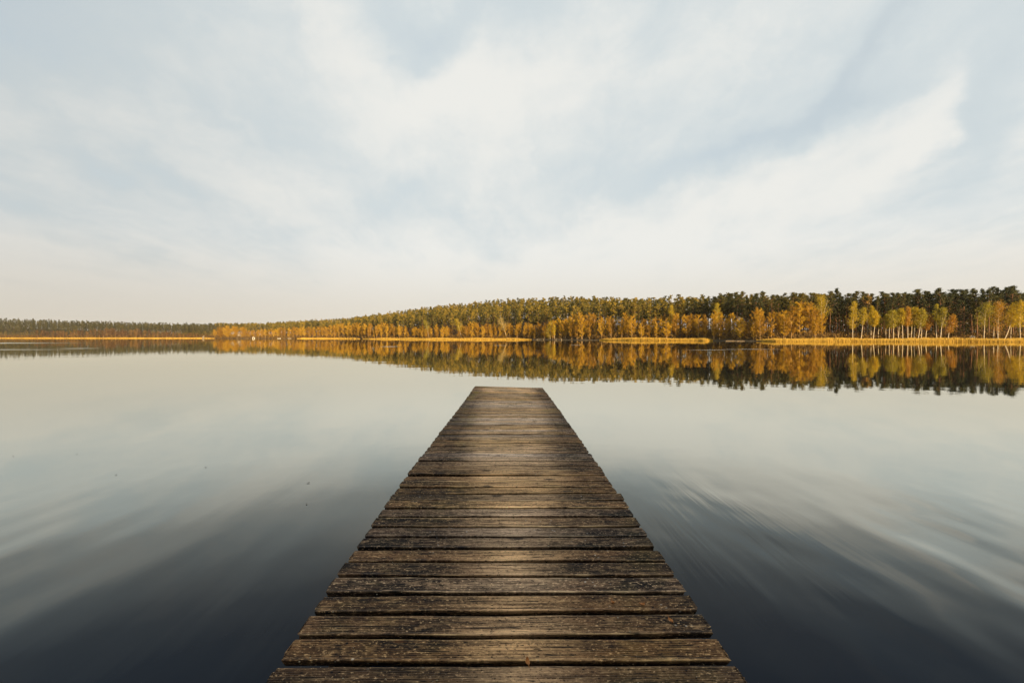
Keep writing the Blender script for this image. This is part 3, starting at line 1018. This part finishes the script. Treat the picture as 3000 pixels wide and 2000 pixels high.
def hut(name, px, D, w, dep, wall, roof, mat, label, door_w, win=True):
    pt = shore_point(px, D)
    r = empty(name, pt, -math.atan(px2u(px)) * .6)
    tag(r, label, 'house' if 'house' in name and 'boat' not in name else 'hut')
    b = MB(); box(b, -w / 2, w / 2, -dep / 2, dep / 2, -.4, wall)
    y0, y1 = -dep / 2, dep / 2
    b.add([[-w / 2, y0, wall], [w / 2, y0, wall], [0, y0, wall + roof], [-w / 2, y1, wall], [w / 2, y1, wall], [0, y1, wall + roof]], [[0, 1, 2], [4, 3, 5]])
    b.build('wall', mat, r)
    b = MB(); o_ = .25; t = .12
    for s_ in (-1, 1):
        b.add([[0, y0 - o_, wall + roof + t], [s_ * (w / 2 + o_), y0 - o_, wall - o_ * roof / (w / 2) + t], [s_ * (w / 2 + o_), y1 + o_, wall - o_ * roof / (w / 2) + t], [0, y1 + o_, wall + roof + t],
               [0, y0 - o_, wall + roof + .01], [s_ * (w / 2 + o_), y0 - o_, wall - o_ * roof / (w / 2) + .01], [s_ * (w / 2 + o_), y1 + o_, wall - o_ * roof / (w / 2) + .01], [0, y1 + o_, wall + roof + .01]], BOXF)
    b.build('roof', M_ROOF, r)
    b = MB(); box(b, -door_w / 2, door_w / 2, y0 - .04, y0 - .003, 0, min(2.0, wall * .85)); b.build('door', M_DARK, r)
    if win:
        for sx in (-.32, .32):
            b = MB(); box(b, sx * w - .4, sx * w + .4, y0 - .05, y0 - .003, 1.0, 1.9); b.build('window', M_DARK, r)
    return r


hut('boathouse', 746, -2.5, 3.0, 4, 1.9, .7, M_WHITE, 'small bright white hut at the water on the low shore left of the hill', 1.0, False)
hut('house', 704, 14, 5, 6, 3.2, 2.2, M_PALE, 'pale house half hidden among the round trees of the headland', 1.1)
hut('cottage', 602, 3, 4.6, 5, 2.2, 1.7, M_PALE, 'tiny pale cottage on the distant shore just left of the headland', 1.0)


def rowboat(px, D, L, mat, label, rz):
    pt = shore_point(px, D)
    r = empty('rowing_boat', (pt.x, pt.y, 0.0), rz)
    tag(r, label, 'boat', 'small boats on the far shore')
    b = MB()
    n = 11; secs = []
    for i in range(n):
        t = i / (n - 1)
        wd = .62 * (math.sin(math.pi * min(1, .12 + t * .88)) ** .6)
        if i == n - 1: wd = .02
        x = L * (t - .5); sh = .42 + .22 * (2 * t - 1) ** 2
        secs.append([(x, -wd, sh), (x, -wd * .72, .02), (x, 0, -.12), (x, wd * .72, .02), (x, wd, sh),
                     (x, wd * .9, sh), (x, wd * .62, .1), (x, 0, .0), (x, -wd * .62, .1), (x, -wd * .9, sh)])
    V = np.array(secs).reshape(-1, 3)
    fc = [[i * 10 + j, i * 10 + (j + 1) % 10, (i + 1) * 10 + (j + 1) % 10, (i + 1) * 10 + j] for i in range(n - 1) for j in range(10)]
    fc2 = [[j for j in (0, 1, 8, 9)], [1, 2, 7, 8], [2, 3, 6, 7], [3, 4, 5, 6]]
    b.add(V, fc); b.add(V[:10], fc2)
    b.build('hull', mat, r)
    for x in (-.6, .5):
        b = MB(); box(b, x - .12, x + .12, -.5, .5, .26, .3); b.build('seat', M_GREYW, r)
    return r


rowboat(820, -4, 4.0, M_WHITE, 'small white boat on the water right of the white hut', .4)
rowboat(850, -3, 4.2, M_PALE, 'dull pale boat on the water, farther right of the white hut', .2)


def stage(px, D, w, dep, zt, label, rz=0):
    pt = shore_point(px, D)
    r = empty('landing_stage', (pt.x, pt.y, 0), rz)
    tag(r, label, 'jetty', 'small landing stages on the far shore')
    b = MB(); n = int(w / .16)
    for i in range(n):
        box(b, -w / 2 + i * w / n, -w / 2 + (i + .9) * w / n, -dep / 2, dep / 2, zt - .05, zt)
    b.build('deck', M_GREYW, r)
    for sx in (-.46, .46):
        for sy in (-.42, .42):
            q = MB(); tube(q, [(sx * w, sy * dep, -1.5), (sx * w, sy * dep, zt + .25)], [.07, .07], 8); q.build('post', M_GREYW, r)
    return r


stage(1637, -3, 3.6, 2.4, .75, 'pale wooden landing stage beside the bright yellow bushy birch', 0)
stage(1583, -2, 4.5, 2.0, .45, 'low pale wooden landing stage between the long reed bed and the yellow birch', 0)
stage(712, -4, 16, 2.2, .8, 'long low pale landing stage in front of the house on the headland', 0)

b = MB()
nu, nv = 14, 8
V = []
for j in range(nv):
    for i in range(nu):
        th, ph = 2 * np.pi * i / nu, (j / (nv - 1)) * np.pi / 2
        rr = 1 + .10 * math.sin(3 * th + j) + .06 * math.cos(5 * th - 2 * j)
        V.append((1.5 * rr * math.cos(th) * math.cos(ph), 1.0 * rr * math.sin(th) * math.cos(ph), -.3 + 2.0 * math.sin(ph) * (1 + .05 * math.sin(4 * th))))
fc = [[j * nu + i, j * nu + (i + 1) % nu, (j + 1) * nu + (i + 1) % nu, (j + 1) * nu + i] for j in range(nv - 1) for i in range(nu)]
b.add(V, fc)
o = b.build('boulder', M_STONE, smooth=True)
o.location = shore_point(2855, 12)
tag(o, 'rounded grey boulder behind the broad reed bed, left of the right hand birch group', 'boulder')

for px, D, L, rz, lab in ((2143, -2.0, 5, .15, 'fallen log lying in the water between the two right hand reed beds'),
                          (2172, -1.5, 3.5, -.1, 'shorter fallen log lying right of the longer one in the water')):
    pt = shore_point(px, D)
    q = MB(); tube(q, [(-L / 2, 0, .12), (0, .1, .16), (L / 2, 0, .10)], [.16, .15, .11], 8)
    tube(q, [(L * .2, .05, .15), (L * .28, -.1, .7)], [.05, .02], 5)
    o = q.build('fallen_log', M_GREYW, smooth=True)
    o.data.materials[0] = M_LOG
    o.location = (pt.x, pt.y, 0); o.rotation_euler = (0, 0, rz)
    tag(o, lab, 'log', 'fallen logs in the water')

# ------------------------------------------------------------------ air over the lake
HAZE = .00004
if HAZE:
    b = MB(); box(b, -6200, 6200, -1000, 6200, -4, 75)
    m = bpy.data.materials.new('haze'); m.use_nodes = True
    nt = m.node_tree; nt.nodes.clear()
    out = nt.nodes.new('ShaderNodeOutputMaterial'); v = nt.nodes.new('ShaderNodeVolumePrincipled')
    v.inputs['Color'].default_value = (.9, .9, .88, 1); v.inputs['Density'].default_value = HAZE
    nt.links.new(v.outputs[0], out.inputs['Volume'])
    tag(b.build('haze', m), kind='stuff')

# ------------------------------------------------------------------ sky, sun, camera
EXPO = .95
SUN_EL, SUN_AZ = R(11), R(153)          # azimuth clockwise from +Y: behind the camera, a little to the right
world = bpy.data.worlds.new('World')
scene.world = world
world.use_nodes = True
nt = world.node_tree
g = N(nt)
bg = nt.nodes['Background']
sky = g.node('ShaderNodeTexSky', sky_type='NISHITA')
sky.sun_disc = False
sky.sun_elevation = SUN_EL
sky.sun_rotation = SUN_AZ
sky.air_density = 1.0; sky.dust_density = 1.5; sky.ozone_density = 1.0
BGS = .1
bg.inputs[1].default_value = BGS
dirn = g.node('ShaderNodeTexCoord').outputs['Generated']
dx_, dy_, dz_ = g.sep(dirn)
den = g.m('ADD', g.m('MAXIMUM', dz_, 0.0), .10)
plane = g.comb(g.m('DIVIDE', dx_, den), g.m('DIVIDE', dy_, den), 0.0)
warp = g.noise(g.map(plane, (.5, .35, 1)), 1.0, 3, .6)
wisp = g.noise(g.map(plane, (1.0, .42, 1), (0, 0, R(14)), (3.1, 1.7, 0)), 1.0, 6, .58, dist=.8)
soft = g.noise(g.map(plane, (.55, .30, 1), (0, 0, R(-12)), (8.3, 4.1, 0)), 1.0, 4, .5)
# gently bent directions so that the large cloud forms have uneven edges
bend = g.node('ShaderNodeTexNoise'); g.put(bend.inputs['Vector'], dirn); bend.inputs['Scale'].default_value = 3.2; bend.inputs['Detail'].default_value = 4
bend2 = g.node('ShaderNodeTexNoise'); g.put(bend2.inputs['Vector'], dirn); bend2.inputs['Scale'].default_value = 11; bend2.inputs['Detail'].default_value = 6; bend2.inputs['Roughness'].default_value = .62
bv = g.vm('MULTIPLY', g.vm('SUBTRACT', bend.outputs['Color'], (.5, .5, .5)), (.24, .24, .24))
bv2 = g.vm('MULTIPLY', g.vm('SUBTRACT', bend2.outputs['Color'], (.5, .5, .5)), (.11, .11, .11))
dw = g.vm('NORMALIZE', g.vm('ADD', dirn, g.vm('ADD', bv, bv2)))
pw = g.vm('ADD', plane, g.vm('MULTIPLY', g.vm('SUBTRACT', bend2.outputs['Color'], (.5, .5, .5)), (.5, .5, .0)))
fib = g.noise(g.map(pw, (2.6, .9, 1), (0, 0, R(28)), (1.3, 6.1, 0)), 1.0, 9, .62)
puff = g.noise(g.map(dirn, (5.0, 5.0, 9.0)), 1.0, 7, .60, dist=.4)


def pdir(px, py):
    return Vector(((px - VX) / F, 1, (HY - py) / F)).normalized()


def blob(px, py, la, lb, ang):
    c = pdir(px, py)
    a_, b_ = math.cos(R(ang)), math.sin(R(ang))
    t = (pdir(px + 40 * a_, py - 40 * b_) - c); t -= c * t.dot(c); t.normalize()
    n = c.cross(t).normalized()
    sc = F * (1 + ((px - VX) / F) ** 2 + ((HY - py) / F) ** 2) ** .5
    qa = g.m('MULTIPLY', g.vm('DOT_PRODUCT', dw, tuple(t)), sc / la)
    qb = g.m('MULTIPLY', g.vm('DOT_PRODUCT', dw, tuple(n)), sc / lb)
    front = g.m('GREATER_THAN', g.vm('DOT_PRODUCT', dw, tuple(c)), 0.0)
    q = g.m('ADD', g.m('MULTIPLY', qa, qa), g.m('MULTIPLY', qb, qb))
    return g.m('MULTIPLY', g.m('EXPONENT', g.m('MULTIPLY', q, -1)), front)


cov = g.m('ADD', g.m('ADD', .79, g.m('ADD', g.m('MULTIPLY', g.m('SUBTRACT', fib, .5), .62), g.m('MULTIPLY', g.m('SUBTRACT', puff, .5), .55))), g.m('ADD', g.m('MULTIPLY', g.m('SUBTRACT', wisp, .5), .38), g.m('MULTIPLY', g.m('SUBTRACT', soft, .5), .35)))
for px, py, la, lb, ang, a in (
        (1290, 190, 190, 95, 65, -.32), (1180, 40, 200, 80, -55, -.22), (2200, 385, 320, 52, 22, -.50), (2560, 90, 280, 50, 50, -.45), (2985, 250, 230, 60, 60, -.34),
        (60, 20, 420, 130, 10, -.40), (1860, 520, 300, 100, 12, -.12), (440, 450, 240, 50, -24, -.18), (180, 280, 320, 45, -30, -.10), (300, 700, 380, 40, -18, -.10), (2700, 610, 330, 110, 30, -.14), (1550, 40, 160, 120, 40, -.2),
        (1560, 240, 480, 95, 17, .26), (1270, 330, 160, 70, 35, .22), (2740, 350, 240, 75, 38, .26), (2300, 540, 420, 60, 32, .22), (1050, 640, 800, 240, 8, .12), (2080, 690, 480, 50, 25, .12), (2480, 560, 380, 45, 34, .12), (1000, 110, 260, 55, -42, .14), (1480, 520, 420, 60, 10, -.12), (2000, 610, 420, 90, 24, .16), (1900, 760, 900, 130, 5, .2)):
    cov = g.m('ADD', cov, g.m('MULTIPLY', blob(px, py, la, lb, ang), a * .85))
zpos = g.m('MAXIMUM', dz_, 0.0)
cov = g.m('ADD', cov, g.ramp(zpos, .02, .22, .30, 0))
cov = g.m('SUBTRACT', cov, g.ramp(zpos, .55, .85, 0, .35))
covc = g.m('MINIMUM', g.m('MAXIMUM', cov, 0.0), 1.0)
K = 1 / BGS / 2 ** EXPO
white = g.mix(g.ramp(cov, .62, 1.12), (.65 * K, .712 * K, .732 * K), (.845 * K, .845 * K, .81 * K))
warmh = g.mix(g.ramp(zpos, .0, .20, 1, 0), white, (.75 * K, .695 * K, .60 * K))
leftd = g.ramp(dx_, -.85, -.15, .86, 1.0)
cl = g.vm('SCALE', warmh); cl.node.inputs['Scale'].default_value = 1
g.put(cl.node.inputs['Scale'], leftd)
final = g.mix(g.ramp(covc, .1, .8, .78, 1.0), sky.outputs[0], cl)
nt.links.new(final, bg.inputs[0])

sun = bpy.data.objects.new('sun', bpy.data.lights.new('sun', 'SUN'))
COL.objects.link(sun)
sun.data.energy = 5.0
sun.data.angle = R(.53)
sun.data.color = (1.0, .74, .42)
sd = Vector((math.sin(SUN_AZ) * math.cos(SUN_EL), math.cos(SUN_AZ) * math.cos(SUN_EL), math.sin(SUN_EL)))
sun.rotation_euler = (-sd).to_track_quat('-Z', 'Y').to_euler()
sun.location = (30, -80, 60)

cam = bpy.data.objects.new('camera', bpy.data.cameras.new('camera'))
COL.objects.link(cam)
cam.data.sensor_width = 36
cam.data.lens = 36 * F / 3000
cam.data.clip_start = .05
cam.data.clip_end = 20000
cam.location = (0, 0, WATER_TO_EYE)
cam.rotation_euler = (R(90) - math.atan((1000 - HY) / F), 0, -math.atan((1500 - VX) / F))
scene.camera = cam

scene.view_settings.view_transform = 'Standard'
scene.view_settings.look = 'None'
scene.view_settings.exposure = EXPO
scene.view_settings.gamma = 1
scene.cycles.max_bounces = 6
scene.cycles.transparent_max_bounces = 8
